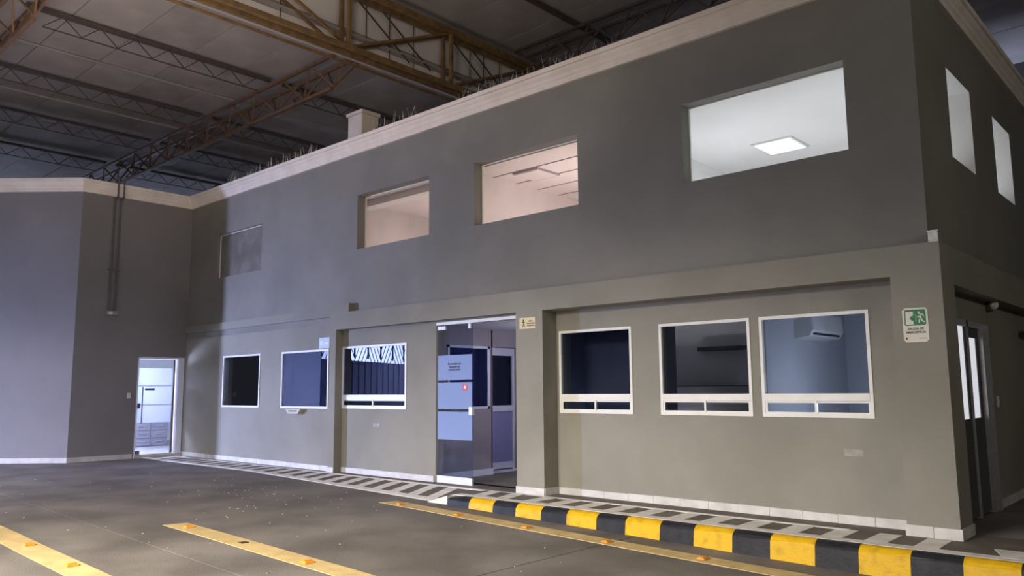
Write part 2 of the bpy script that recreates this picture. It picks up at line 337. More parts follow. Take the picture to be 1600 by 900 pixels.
# ---- roof sheets
rf = struct(empty('ceiling'))
def sheets(x0, x1, dx, y0, y1, dy, z, ms):
    y = y0; bm = B(); abox(bm, 0, dx - 0.012, 0, dy - 0.02, 0, 0.03); me = bpy.data.meshes.new('roof_sheet'); bm.to_mesh(me); bm.free()
    while y < y1 - 0.01:
        x = x0
        while x < x1 - 0.01:
            mm = random.choice(ms); k = me.name + mm.name
            if k not in SH:
                m2 = me.copy(); m2.materials.append(mm); SH[k] = m2
            o = bpy.data.objects.new('roof_sheet', SH[k]); COL.objects.link(o); o.location = (x, y, z + random.uniform(0, 0.012)); o.parent = rf
            x += dx
        y += dy
SH = {}
sheets(-32.4, -12.42, 3.33, -2.0, 21.0, 1.15, 8.42, [M_ROOF, M_ROOF, M_ROOF2])
box('roof_backing', -40, -12.6, -14, 23, 8.47, 8.6, M_ROOFD, rf)
box('riser_sheet', -12.66, -12.62, -14, 5.0, 8.0, 9.55, M_RISER, rf)
box('riser_sheet', -12.66, -12.62, 5.002, 23, 8.0, 9.55, M_RISER, rf)
sheets(-12.6, 1.0, 3.4, 4.0, 22.0, 1.5, 9.5, [M_ROOFD])
box('roof_backing', -12.65, 14.3, -14.3, 23.3, 9.55, 9.7, M_ROOFD, rf)

# ---- floor: road slabs, walkway, ground at the right
fl = struct(empty('floor'))
def slab(x0, x1, y0, y1):
    xs = [x0] + [x for x in (-13.2,) if x0 < x < x1] + [x1]; bm = B()
    top = [(x, rz(x)) for x in xs]
    pts = [(x, y0, z) for x, z in top] + [(x1, y0, -0.6), (x0, y0, -0.6)]
    apoly(bm, pts, (0, y1 - y0, 0)); new_obj('road_slab', bm, M_ROAD, fl)
gx = [-38, -32.6, -25.7, -18.8, -11.9, -5.0, 1.9, 8.8, 14]; gy = [-14, -10.6, -3.5, 3.6, 7.45]
for i in range(len(gx) - 1):
    for j in range(len(gy) - 1): slab(gx[i] + 0.006, gx[i + 1] - 0.006, gy[j] + 0.006, gy[j + 1] - 0.006)
box('road_base', -60, 14, -40, 7.5, -0.7, -0.60, M_DARK, fl)
box('joint_filler', -38, 14, -14, 7.45, -0.6, -0.40, M_DARK, fl)
bm = B()
def wz(x, y):                      # walkway surface: level at the wall, falls to the road on the left half
    if x > -8.0: return 0.0
    t = max(0, min(1, (8.3 - y) / 0.85)); k = 1.0 if x < -8.35 else (-8.0 - x) / 0.35
    return (rz(x) + 0.006) * t * k
xs = [-18.0, -15.5, -13.2, -11.5, -9.9, -8.35, -8.0, -5, -2, 0, 4, 14]; ys = [7.45, 7.7, 7.95, 8.3, 8.7]
def yw(x, y): return 7.57 if (y < 7.5 and x > -8.1) else y
bm = B(); grid = {}
for i, x in enumerate(xs):
    for j, y in enumerate(ys): grid[i, j] = bm.verts.new((x, yw(x, y), wz(x, y)))
for i in range(len(xs) - 1):
    for j in range(len(ys) - 1): bm.faces.new([grid[i, j], grid[i + 1, j], grid[i + 1, j + 1], grid[i, j + 1]])
r = bmesh.ops.extrude_face_region(bm, geom=bm.faces[:])
for v in r['geom']:
    if isinstance(v, bmesh.types.BMVert): v.co.z -= 0.4
walk = new_obj('walkway', bm, M_WALKDK, fl)
box('yard_floor', -2.2, 14, 8.7, 23, -0.4, 0.0, M_ROAD, fl)
box('ground_floor', -17.75, -2.2, 8.6, 14.2, -0.3, 0.0, M_WALKDK, fl)
# painted stripes and borders
def strip(name, pts, m=M_WPAINT, n=1, t=0.004):
    """quad on the walkway given as 4 (x, y) corners"""
    bm = B(); a, b, c, d = [Vector(p) for p in pts]; rows = []; K = 6
    for i in range(K + 1):
        u = i / K; l = a.lerp(d, u); rr = b.lerp(c, u)
        rows.append((bm.verts.new((l.x, l.y, wz(l.x, l.y) + t)), bm.verts.new((rr.x, rr.y, wz(rr.x, rr.y) + t))))
    for i in range(K): bm.faces.new([rows[i][0], rows[i][1], rows[i + 1][1], rows[i + 1][0]])
    r = bmesh.ops.extrude_face_region(bm, geom=bm.faces[:])
    for v in r['geom']:
        if isinstance(v, bmesh.types.BMVert): v.co.z -= t + 0.003
    return new_obj(name, bm, m, fl)
P0 = 0.42
x = -7.42
def stripe_w(xc, slant):
    return [(xc - 0.10, 7.60), (xc + 0.10, 7.60), (xc + 0.085 - slant, 8.21), (xc - 0.115 - slant, 8.21)]
k = 0
x = -2.18
while x > -17.6:
    sl = 0.0 if x > -7.2 else 0.16
    wobble = random.uniform(-0.015, 0.015)
    if not (-8.1 < x < -7.9): strip('painted_stripe', [(px + wobble, py) for px, py in stripe_w(x, sl)])
    x -= P0; k += 1
for a, b in ((-18.0, -15.5), (-15.5, -13.2), (-13.2, -11.5), (-11.5, -9.9), (-9.9, -8.35)):
    strip('painted_border', [(a, 7.46), (b, 7.46), (b, 7.60), (a, 7.60)], t=0.007)
for a, b in ((-8.35, -8.0), (-8.0, -5), (-5, -2), (-2, 0), (0, 4)):
    strip('painted_border', [(a, 7.565), (b, 7.565), (b, 7.71), (a, 7.71)], t=0.007)
strip('painted_border', [(-1.58, 7.66), (1.5, 7.66), (1.5, 8.02), (-1.72, 8.02)], t=0.0085)
for a in range(-18, -3, 3): strip('painted_border', [(a, 8.17), (a + 3, 8.17), (a + 3, 8.23), (a, 8.23)], t=0.0065)

# ================================================================ ROOMS BEHIND THE GLASS
rm = struct(empty('wall_interior'))
def room(x0, x1, y0, y1, z0, z1, mw, mc, mf, right=True):
    # five inner faces as thin slabs (front open: the facade closes it)
    box('room_wall', x0 - 0.05, x0, y0, y1, z0, z1, mw, rm); 
    if right: box('room_wall', x1, x1 + 0.05, y0, y1, z0, z1, mw, rm)
    box('room_wall', x0, x1, y1, y1 + 0.1, z0, z1, mw, rm)
    box('room_ceiling', x0 - 0.05, x1 + 0.05, y0, y1, z1, z1 + 0.08, mc, rm)
    box('room_floor', x0 - 0.05, x1 + 0.05, y0, y1, z0 - 0.08, z0, mf, rm)
yi = YU + 0.2
room(-6.3, -2.57, yi, 14.0, 2.95, 5.1, M_WHITEIN, M_WHITEIN, M_WHITEIN, False)
room(-9.38, -6.4, yi, 14.0, 2.95, 5.1, M_PINKIN, M_PINKIN, M_PINKIN)
room(-12.7, -9.45, yi, 14.0, 2.95, 5.1, M_PINKIN, M_PINKIN, M_PINKIN)
room(-17.5, -12.8, yi, 12.0, 2.95, 5.1, M_GREYIN, M_GREYIN, M_GREYIN)
# lit lamp panel in the right-hand upper room, unlit panel grid in the next one, beam in the third
lp = tag(empty('ceiling_light', (-4.92, 11.5, 5.1)), 'square ceiling light seen through the large right-hand upper window', 'ceiling light')
put(box('frame', -5.24, -4.61, 11.18, 11.86, 5.075, 5.1, M_ALU), lp); put(box('diffuser', -5.20, -4.65, 11.22, 11.82, 5.065, 5.08, M_PANEL), lp)
lp = tag(empty('ceiling_light', (-9.0, 10.1, 5.1)), 'unlit square ceiling panel seen through the second upper window from the right', 'ceiling light')
put(box('frame', -8.97, -8.40, 9.85, 10.45, 5.075, 5.1, M_PINKPAN), lp); put(box('diffuser', -8.94, -8.43, 9.89, 10.41, 5.065, 5.085, M_PINKIN), lp)
for k in range(8): box('ceiling_batten', -9.38, -6.4, 9.2 + k * 0.6, 9.215 + k * 0.6, 5.088, 5.10, M_PINKPAN, rm)
box('ceiling_beam', -12.7, -9.45, 9.35, 9.62, 4.98, 5.1, M_WHITEIN, rm)
# ground-floor rooms
room(-4.05, -2.45, 8.72, 11.31, 0.0, 2.55, M_GREYIN, M_GREYIN, M_WALKDK)
room(-7.30, -4.20, 9.30, 11.0, 0.0, 2.55, M_GREYIN, M_GREYIN, M_WALKDK)
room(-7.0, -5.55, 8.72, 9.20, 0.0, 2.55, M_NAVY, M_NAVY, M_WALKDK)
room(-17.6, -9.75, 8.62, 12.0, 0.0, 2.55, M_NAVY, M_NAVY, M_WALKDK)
box('room_ceiling', -5.55, -4.15, 8.72, 9.3, 2.5, 2.6, M_GREYIN, rm)
box('room_wall', -4.2, -4.15, 8.72, 9.3, 0, 2.55, M_GREYIN, rm)
box('wall_ledge', -6.1, -5.0, 10.85, 11.0, 1.96, 2.02, M_DKIN, rm)
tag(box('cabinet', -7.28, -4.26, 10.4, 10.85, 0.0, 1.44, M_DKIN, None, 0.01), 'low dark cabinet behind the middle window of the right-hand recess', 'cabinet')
# hallway behind the glass entrance
box('room_wall', -7.47, -7.42, 8.7, 13.5, 0, 2.5, M_PINKPAN, rm)
box('room_wall', -9.75, -7.4, 13.5, 13.6, 0, 2.5, M_PINKPAN, rm)
holed('room_wall', 'x', -9.52, -9.42, 8.60, 9.79, 0, 2.42, [(8.75, 9.72, 1.09, 2.13)], M_PINKPAN, rm)
holed('room_wall', 'x', -9.75, -9.65, 9.79, 13.5, 0, 2.42, [(9.86, 10.56, 0, 2.13)], M_PINKPAN, rm)
box('room_wall', -9.75, -9.42, 9.77, 9.80, 0, 2.42, M_PINKPAN, rm)
box('room_wall', -9.65, -9.42, 9.79, 13.5, 2.13, 2.42, M_PINKPAN, rm)
for k in range(6): box('ceiling_panel', -9.75, -7.4, 8.6 + k * 0.85, 9.44 + k * 0.85, 2.42 , 2.46 + 0.004 * (k % 2), M_WHITEIN if False else M_GREYIN, rm)
box('skirting', -9.42, -9.405, 8.60, 9.80, 0, 0.10, M_FILMW, rm)
# left office behind door_1
box('room_wall', -23.0, -22.9, 5.4, 12.2, 0, 2.8, M_WHITEIN, rm); box('room_wall', -23, -17.97, 12.0, 12.1, 0, 2.8, M_WHITEIN, rm)
box('room_wall', -23, -17.97, 6.6, 6.7, 0, 2.8, M_WHITEIN, rm)
box('room_ceiling', -23, -17.97, 6.6, 12.1, 2.5, 2.6, M_WHITEIN, rm); box('room_floor', -23, -17.97, 6.6, 12.1, 0.0, 0.05, M_ROOMFL, rm)
dc = tag(empty('drawer_cabinet', (-20.8, 9.0, 0.05)), 'low grey drawer cabinet seen through the left glass door', 'cabinet')
put(box('body', -21.2, -20.55, 8.42, 9.3, 0.05, 0.66, M_WOODG), dc)
for i, (a, b) in enumerate(((8.45, 8.85), (8.88, 9.28))):
    for j in range(3):
        d = put(box('drawer', -20.56, -20.53, a, b, 0.08 + j * 0.19, 0.255 + j * 0.19, M_WOODG), dc)
        h = box('handle', -20.53, -20.505, a + 0.12, b - 0.12, 0.17 + j * 0.19, 0.19 + j * 0.19, M_STEEL); h.parent = d
        h.matrix_parent_inverse = (Matrix.Translation(Vector(dc.location))).inverted() if False else d.matrix_world.inverted() if False else Matrix.Translation((0, 0, 0))
ds = tag(empty('side_table', (-20.1, 9.55, 0.05)), 'pale side table with crossed rails behind the left glass door', 'table')
put(box('tabletop', -20.4, -19.85, 9.3, 9.8, 0.66, 0.70, M_FILMW), ds)
for a, b in ((-20.37, 9.34), (-19.9, 9.34), (-20.37, 9.76), (-19.9, 9.76)): put(box('leg', a, a + 0.03, b, b + 0.03, 0.05, 0.66, M_FILMW), ds)
put(box('rail', -19.9, -19.88, 9.3, 9.8, 0.30, 0.34, M_SIGNW), ds)

# ================================================================ WINDOWS
NW = [0]
def win_root(): 
    NW[0] += 1; return struct(empty('window_%d' % NW[0]))
def frame_y(x0, x1, y, z0, z1, t, d, m, parent, name='frame'):
    bm = B()
    abox(bm, x0, x1, y, y + d, z0, z0 + t); abox(bm, x0, x1, y, y + d, z1 - t, z1)
    abox(bm, x0, x0 + t, y, y + d, z0 + t, z1 - t); abox(bm, x1 - t, x1, y, y + d, z0 + t, z1 - t)
    return new_obj(name, bm, m, parent)
# upper windows: frameless pane with thin bright rim set back in the opening
for (x0, x1, z0, z1, g) in ((-16.47, -14.61, 3.88, 4.84, M_GLASS0), (-11.385, -9.47, 3.89, 4.87, M_GLASSUP), (-8.435, -6.435, 3.885, 4.87, M_GLASSUP), (-4.82, -2.85, 3.885, 4.87, M_GLASS)):
    wn = win_root(); d = YU + (0.06 if g is M_GLASS0 else 0.17)
    frame_y(x0, x1, d, z0, z1, 0.014, 0.028, M_ALU, wn)
    box('pane', x0 + 0.014, x1 - 0.014, d + 0.01, d + 0.016, z0 + 0.014, z1 - 0.014, g, wn)
# upper side windows
for y0 in (9.60, 11.83, 14.1):
    wn = win_root(); bm = B(); z0, z1 = 3.92, 4.96; y1 = y0 + 1.05; xx = -2.50; t = 0.014
    abox(bm, xx, xx + .03, y0, y1, z0, z0 + t); abox(bm, xx, xx + .03, y0, y1, z1 - t, z1); abox(bm, xx, xx + .03, y0, y0 + t, z0, z1); abox(bm, xx, xx + .03, y1 - t, y1, z0, z1)
    new_obj('frame', bm, M_ALU, wn); box('pane', xx + .01, xx + .016, y0, y1, z0, z1, M_GLASS, wn)
    bm = B(); e = 0.004                               # pale lining of the opening
    abox(bm, -2.56, -2.152, y1 - e, y1 - 0.0005, z0, z1); abox(bm, -2.56, -2.152, y0, y1, z1 - e, z1 - 0.0005); abox(bm, -2.56, -2.152, y0, y1, z0 + 0.0005, z0 + e)
    new_obj('lining', bm, M_WHITEIN, wn)
# lower windows with sliding vents under a wide transom
def low_window(x0, x1, z0, z1, y, g, m, split=None, vents=True):
    wn = win_root(); t = 0.035; d = 0.05; yf = y - 0.012
    frame_y(x0, x1, yf, z0, z1, t, d, m, wn)
    if vents:
        box('transom', x0 + t, x1 - t, yf - 0.004, yf + d, 1.255, 1.335, m, wn)
        xm = (x0 + x1) / 2
        for k, (a, b) in enumerate(((x0 + t, xm + 0.012), (xm - 0.012, x1 - t))):
            oy = yf + 0.006 + 0.014 * k
            s = frame_y(a, b, oy, z0 + t - 0.004, 1.257, 0.024, 0.014, m, wn, 'sliding_sash')
            box('pane', a + 0.02, b - 0.02, oy + 0.005, oy + 0.009, z0 + t + 0.015, 1.24, M_GLASSDK, s)
        box('pane', x0 + t, x1 - t, yf + 0.02, yf + 0.026, 1.335, z1 - t, g, wn)
    else: box('pane', x0 + t, x1 - t, yf + 0.02, yf + 0.026, z0 + t, z1 - t, g, wn)
    return wn
low_window(-6.95, -5.755, 1.08, 2.20, YR1, M_GLASSDK, M_ALU)
low_window(-5.345, -4.135, 1.08, 2.20, YR1, M_GLASSDK, M_ALU)
low_window(-4.02, -2.815, 1.08, 2.20, YR1, M_GLASSDK, M_ALU)
low_window(-11.80, -10.04, 1.10, 2.18, YR2, M_GLASSR, M_ALUC)
low_window(-13.69, -12.13, 1.09, 2.16, YLW, M_GLASSE, M_ALU, vents=False)
low_window(-15.98, -14.48, 1.09, 2.16, YLW, M_GLASSDK, M_ALU, vents=False)
# hallway window and framed door behind the glass entrance
wn = win_root(); bm = B(); xx = -9.44
for q in ((8.75, 9.72, 1.09, 1.13), (8.75, 9.72, 2.09, 2.13), (8.75, 8.79, 1.09, 2.13), (9.67, 9.72, 1.09, 2.13)): abox(bm, xx, xx + .04, *q)
new_obj('frame', bm, M_ALUC, wn); box('pane', xx + .015, xx + .02, 8.79, 9.67, 1.13, 2.09, M_GLASSE, wn)

# ================================================================ DOORS
# door_1: frosted glass leaf in the left wall
d1 = struct(empty('door_1'))
bm = B(); abox(bm, XL - 0.2, XL + 0.012, 8.21, 8.35, 0.06, 2.17); abox(bm, XL - 0.2, XL + 0.01, 7.33, 8.35, 2.14, 2.18); abox(bm, XL - 0.2, XL + .01, 7.32, 7.345, 0.06, 2.17)
new_obj('jamb', bm, M_FILMW, d1)
box('threshold', XL - 0.2, XL + 0.08, 7.30, 8.37, 0.0, 0.06, M_CONC, d1)
lf = box('glass_leaf', XL - 0.09, XL - 0.08, 7.36, 8.14, 0.075, 2.13, M_GLDOOR, d1)
for a, b in ((0.75, 1.12), (1.145, 1.54), (1.56, 1.94)): box('frosted_band', XL - 0.079, XL - 0.076, 7.37, 8.13, a, b, M_FROST, lf)
box('stile', XL - 0.10, XL - 0.06, 8.14, 8.18, 0.075, 2.13, M_GALV, lf)
bar('pull_handle', (XL - 0.04, 7.47, 0.73), (XL - 0.04, 7.47, 1.53), 0.012, M_GALV, lf, 8)
box('push_plate', XL - 0.075, XL - 0.068, 7.53, 7.74, 1.455, 1.50, M_INK, lf)
box('lock', XL - 0.10, XL - 0.06, 7.36, 7.44, 1.07, 1.17, M_GALV, lf)
box('bottom_patch', XL - 0.10, XL - 0.06, 7.36, 7.47, 0.075, 0.15, M_GALV, lf)
# door_2: two-leaf glass entrance
d2 = struct(empty('door_2'))
yd = YR2 + 0.02
box('header_rail', -9.33, -7.49, yd - 0.02, yd + 0.03, 2.415, 2.46, M_ALU, d2)
lf = box('glass_leaf', -9.31, -8.53, yd, yd + 0.01, 0.02, 2.40, M_GLDOOR, d2); lf['label'] = 'closed left glass leaf with blue film'
for k, (a, b) in enumerate(((1.555, 1.94), (1.115, 1.52), (0.655, 1.075))):
    fm = box('film_band', -9.305, -8.545, yd - 0.003, yd - 0.0005, a, b, M_FILM, lf)
box('kick_rail', -9.31, -8.54, yd - 0.015, yd + 0.025, 0.0, 0.105, M_ALUC, lf)
box('top_patch', -9.30, -9.13, yd - 0.012, yd + 0.022, 2.34, 2.395, M_ALU, lf)
box('top_stop', -8.62, -8.57, yd - 0.012, yd + 0.022, 2.33, 2.41, M_ALU, lf)
box('lock', -8.60, -8.535, yd - 0.02, yd + 0.03, 1.03, 1.15, M_ALU, lf)
rd = box('sticker', -8.745, -8.645, yd - 0.005, yd - 0.003, 1.40, 1.49, M_RED, lf); rd['label'] = 'small red square sticker'
bm = B()
bmesh.ops.create_cone(bm, cap_ends=True, segments=16, radius1=0.026, radius2=0.026, depth=0.002, matrix=Matrix.Translation((-8.695, yd - 0.0062, 1.445)) @ Matrix.Rotation(math.pi / 2, 4, 'X')); new_obj('sticker_disc', bm, M_SIGNW, lf)
for i, s in enumerate(('Bienvenidos a la', 'recepción de', 'administración')):
    o = text('lettering', s, (-8.93, yd - 0.005, 1.79 - i * 0.045), 0.045, M_INK, d2, bold=0.001)
lf = box('glass_leaf', -7.56, -7.55, yd + 0.03, yd + 0.80, 0.02, 2.40, M_GLDOOR, d2); lf['label'] = 'right glass leaf swung inward'
for z in (1.09, 1.60): box('clamp', -7.575, -7.535, yd + 0.03, yd + 0.09, z, z + 0.07, M_ALU, lf)
box('top_clamp', -7.575, -7.535, yd + 0.02, yd + 0.08, 2.33, 2.40, M_ALU, lf)
box('floor_pivot', -7.62, -7.50, yd - 0.02, yd + 0.10, 0.0, 0.07, M_GALV, lf)
# door_3: white framed door inside the hallway
d3 = struct(empty('door_3')); bm = B(); xx = -9.66
abox(bm, xx, xx + .05, 9.86, 9.91, 0, 2.13); abox(bm, xx, xx + .05, 10.51, 10.56, 0, 2.13); abox(bm, xx, xx + .05, 9.91, 10.51, 2.0, 2.13); abox(bm, xx, xx + .05, 9.91, 10.51, 1.03, 1.13); abox(bm, xx, xx + .05, 9.91, 10.51, 0.05, 0.16)
new_obj('frame', bm, M_ALUC, d3); box('glass', xx + .02, xx + .026, 9.91, 10.51, 1.13, 2.0, M_GLASSDK, d3); box('lower_panel', xx + .015, xx + .03, 9.91, 10.51, 0.16, 1.03, M_BLUEPAN, d3)
box('threshold', -9.66, -9.50, 9.80, 10.60, 0.0, 0.03, M_ALUC, d3)
# door_4: side door with two narrow lit panes
d4 = struct(empty('door_4')); xs_ = -2.215
bm = B()
for q in ((8.80, 8.86, 0, 2.12), (9.80, 9.86, 0, 2.12), (8.80, 10.62, 2.05, 2.12)): abox(bm, xs_ - 0.10, xs_ + 0.02, *q)
new_obj('frame', bm, M_WOODG, d4)
bm = B(); abox(bm, xs_ - 0.06, xs_ + 0.045, 10.38, 10.46, 0, 2.08); abox(bm, xs_ - 0.06, xs_ + 0.06, 10.54, 10.62, 0, 2.10); new_obj('jamb', bm, M_STEEL, d4)
for a, b, x_, g0_, g1_, zt in ((8.86, 9.80, xs_ + 0.005, 9.40, 9.73, 2.07), (9.86, 10.40, xs_ + 0.0, 9.93, 10.26, 1.94)):
    lf = holed('leaf', 'x', x_ - 0.035, x_, a, b, 0.02, 2.05, [(g0_, g1_, 1.05, zt)], M_HALL, d4)
    box('pane', x_ - 0.02, x_ - 0.012, g0_, g1_, 1.05, zt, M_LIT, lf)

# ================================================================ CURB
cb = tag(empty('curb', (-4, 7.5, rz(-4))), 'raised black and yellow striped curb along the walkway', 'curb')
edges = [-8.0, -7.58, -7.15, -6.76, -6.35, -5.96, -5.53, -5.14, -4.70, -4.30, -3.87, -3.48, -3.05, -2.66, -2.23, -1.83, -1.42, -1.0, -0.6, -0.2, 0.2, 0.6, 1.0]
def curb_piece(a, b, m, nm, nose=False):
    n = 7; pr = []
    for i in range(n):                                     # rounded outer top edge
        t = math.pi / 2 * i / (n - 1); pr.append((7.46 - 0.0 + 0.055 * (1 - math.cos(t)) - 0.025 * (1 - math.sin(t)), -0.055 * (1 - math.sin(t))))
    bm = B(); rings = []
    xs2 = [a, (a + b) / 2, b]
    for x in xs2:
        zb = rz(x) - 0.05; ring = [(7.425 - 0.01, zb)] + [(y, z + 0.006) for y, z in pr] + [(7.57, 0.004), (7.57, zb)]
        s = 1.0
        if nose and x == a: ring = [(7.47 + (y - 7.47) * 0.8, z - 0.03 if z > -0.03 else z) for y, z in ring]
        rings.append([bm.verts.new((x, y + random.uniform(-.002, .002), z + random.uniform(-.001, .001))) for y, z in ring])
    k = len(rings[0])
    for i in range(len(xs2) - 1):
        for j in range(k): bm.faces.new([rings[i][j], rings[i][(j + 1) % k], rings[i + 1][(j + 1) % k], rings[i + 1][j]])
    bm.faces.new(rings[0]); bm.faces.new(rings[-1][::-1])
    o = new_obj(nm, bm, m); 
    for p in o.data.polygons: p.use_smooth = False
    return put(o, cb)
for i in range(len(edges) - 1):
    curb_piece(edges[i] + 0.001, edges[i + 1] - 0.001, M_BLK if i % 2 == 0 else M_YEL, 'black_block' if i % 2 == 0 else 'yellow_block', i == 0)
bm = B(); apoly(bm, [(-8.0, 7.44, rz(-8)), (-8.0, 7.44, 0.0), (-8.12, 7.44, -0.03), (-8.36, 7.40, rz(-8.36))], (0, 0.2, 0)); put(new_obj('broken_mortar_ramp', bm, M_WPAINT), cb)
# ---- yellow road lines and studs
def line(name, a, b, w, label):
    a = Vector(a); b = Vector(b); d = (b - a).normalized(); n = Vector((-d.y, d.x)) * w / 2; bm = B(); K = 8
    rows = []
    for i in range(K + 1):
        p = a.lerp(b, i / K); e = random.uniform(-.006, .006)
        sk = -0.18 * d if i == 0 else Vector((0, 0))
        for s in (1,): rows.append([bm.verts.new((p.x + n.x, p.y + n.y + e, rz(p.x) + 0.006)), bm.verts.new((p.x - n.x + sk.x * 0.4, p.y - n.y + e, rz(p.x) + 0.006))])
    for i in range(K): bm.faces.new([rows[i][0], rows[i][1], rows[i + 1][1], rows[i + 1][0]])
    r = bmesh.ops.extrude_face_region(bm, geom=bm.faces[:])
    for v in r['geom']:
        if isinstance(v, bmesh.types.BMVert): v.co.z -= 0.010
    return tag(new_obj(name, bm, M_YLINE), label, 'road marking', 'yellow floor lines')
line('painted_line', (-8.70, 7.02), (-1.0, 6.88), 0.25, 'long yellow floor line running just in front of the striped curb')
line('painted_line', (-9.10, 4.28), (-3.0, 4.25), 0.25, 'short yellow floor line in the bottom middle, starting on open floor')
line('painted_line', (-12.6, 2.76), (-5.0, 2.68), 0.27, 'yellow floor line crossing the bottom left corner')
def stud(x, y, label, i):
    bm = B(); z = rz(x) + 0.0085; s = 0.05
    v = [bm.verts.new(p) for p in ((x - s, y - s, z), (x + s, y - s, z), (x + s, y + s, z), (x - s, y + s, z), (x - s * .45, y - s * .8, z + .02), (x + s * .45, y - s * .8, z + .02), (x + s * .45, y + s * .8, z + .02), (x - s * .45, y + s * .8, z + .02))]
    for q in ((0, 3, 2, 1), (4, 5, 6, 7), (0, 1, 5, 4), (1, 2, 6, 5), (2, 3, 7, 6), (3, 0, 4, 7)): bm.faces.new([v[k] for k in q])
    return tag(new_obj('road_stud', bm, M_STUD), label, 'road stud', 'orange road studs')
for i, (x, y, l) in enumerate(((-8.42, 6.98, 'orange road stud at the far end of the line beside the curb'), (-7.28, 6.95, 'orange road stud on the curbside line, second from its far end'),
    (-6.14, 6.93, 'orange road stud on the curbside line, third from its far end'), (-5.03, 6.93, 'orange road stud on the curbside line, fourth from its far end'), (-3.92, 6.93, 'worn orange road stud nearest the camera on the curbside line'),
    (-8.81, 4.28, 'orange road stud at the far end of the middle yellow line'), (-6.43, 4.25, 'orange road stud nearest the camera on the middle yellow line'),
    (-9.01, 2.75, 'orange road stud on the bottom left line, farther one'), (-7.80, 2.73, 'orange road stud on the bottom left line, nearer one'))): stud(x, y, l, i)
tag(box('stud_remnant', -7.68, -7.60, 4.25, 4.33, rz(-7.6) + 0.004, rz(-7.6) + 0.012, M_PURL), 'dark glue patch of a missing stud on the middle yellow line', 'stain')

# ================================================================ ROOF STEEL
def truss_web(root, pts, r, m):
    for p, q in pts: put(bar('web_bar', p, q, r, m), root)
mt = tag(empty('roof_truss', (-12.17, 8.7, 8.0)), 'large ochre steel roof truss running over the office roof', 'truss')
for dx in (0.0, -0.26):
    X = -12.17 + dx
    put(box('bottom_chord', X - 0.045, X + 0.045, -4, 22, 7.95, 8.04, M_TRUSS), mt); put(box('top_chord', X - 0.05, X + 0.05, -4, 22, 9.18, 9.29, M_TRUSS), mt)
    nodes = [-2.1, 0.6, 3.3, 6.0, 8.70, 11.40, 14.1, 16.8, 19.5]
    for i, y in enumerate(nodes):
        put(box('post', X - 0.04, X + 0.04, y - 0.035, y + 0.035, 8.04, 9.18, M_TRUSS), mt)
        if i + 1 < len(nodes):
            if y < 8.6: put(bar('diagonal', (X, y, 9.2), (X, y + 2.7, 8.0), 0.035, M_TRUSS), mt)
            else: put(bar('diagonal', (X, y, 8.0), (X, y + 2.7, 9.2), 0.035, M_TRUSS), mt)
for y in (1.9, 4.2, 4.9, 7.4, 9.35, 9.95, 10.6, 12.3, 12.75, 13.3): put(bar('hanger', (-12.5, y, 8.0), (-12.5, y, 9.4), 0.011, M_PURL), mt)
for y0 in (9.1, 9.7, 11.7, 12.3): put(bar('brace', (-12.45, y0, 9.2), (-12.45, y0 + 1.35, 8.3), 0.018, M_PURL), mt)
# thin light angle under the chord
put(box('lower_angle', -12.62, -12.56, -4, 22, 7.86, 7.90, M_TRUSS), mt)
def box_truss(y, x0, x1, zt, label, m, hb=0.56, wy=0.42, seg=0.55):
    t = tag(empty('roof_truss', (x0, y, zt)), label, 'truss')
    for yy in (y - wy / 2, y + wy / 2):
        put(box('top_chord', x0, x1, yy - 0.035, yy + 0.035, zt - 0.06, zt, m), t)
    put(box('bottom_chord', x0, x1 - 0.9, y - 0.045, y + 0.045, zt - hb - 0.06, zt - hb, m), t)
    x = x1; k = 0
    while x > x0 + seg:
        for yy in (y - wy / 2, y + wy / 2):
            a = (x, yy, zt - 0.03); b = (x - seg, y, zt - hb)
            if k % 2: a = (x, y, zt - hb); b = (x - seg, yy, zt - 0.03)
            if k == 0: b = (x - seg - 0.3, y, zt - hb)
            put(bar('web_bar', a, b, 0.022, m), t)
        x -= seg + (0.3 if k == 0 else 0); k += 1
    return t
box_truss(9.15, -31.0, -12.45, 8.20, 'lattice roof truss running from the ochre truss to the far left corner', M_TRUSSR)
box_truss(3.85, -24.0, -13.2, 8.10, 'rusty lattice roof truss cut off by the top left corner', M_TRUSSR)
tr = box_truss(13.5, -12.0, 1.5, 9.35, 'dim lattice roof truss above the cornice near the top edge', M_PURL)
def joist(X, y0, y1, zt, label, depth=0.34, web=True):
    t = tag(empty('roof_joist', (X, y0, zt)), label, 'joist', 'roof joists')
    put(box('top_chord', X - 0.05, X + 0.05, y0, y1, zt - 0.07, zt, M_PURL), t)
    if web:
        put(box('bottom_chord', X - 0.012, X + 0.012, y0 + 0.3, y1 - 0.3, zt - depth - 0.02, zt - depth, M_PURL), t)
        y = y0 + 0.3; k = 0
        while y < y1 - 0.4:
            a, b = (zt - depth, zt - 0.05) if k % 2 == 0 else (zt - 0.05, zt - depth)
            put(bar('web_bar', (X, y, a), (X, y + 0.33, b), 0.012, M_PURL), t); y += 0.33; k += 1
for X, n in ((-15.55, 'first'), (-18.85, 'second'), (-21.8, 'third'), (-24.9, 'fourth')):
    joist(X, 4.1, 9.0, 8.38, n + ' dark roof joist left of the ochre truss, between the lattice trusses')
    joist(X, 9.3, 20.0, 8.38, n + ' dark roof joist left of the ochre truss, beyond the lattice truss')
for X, n in ((-17.4, 'thin purlin between the first and second roof joists'), (-20.4, 'thin purlin between the second and third roof joists')):
    tag(box('purlin', X - 0.02, X + 0.02, 3.9, 20.0, 8.37, 8.41, M_ROOFD), n, 'purlin', 'roof joists')
joist(-10.2, 4.0, 20.0, 9.46, 'dark roof joist above the office, nearest the ochre truss', web=False)
joist(-7.0, 4.0, 20.0, 9.46, 'dark roof joist above the office, near the top edge', web=False)
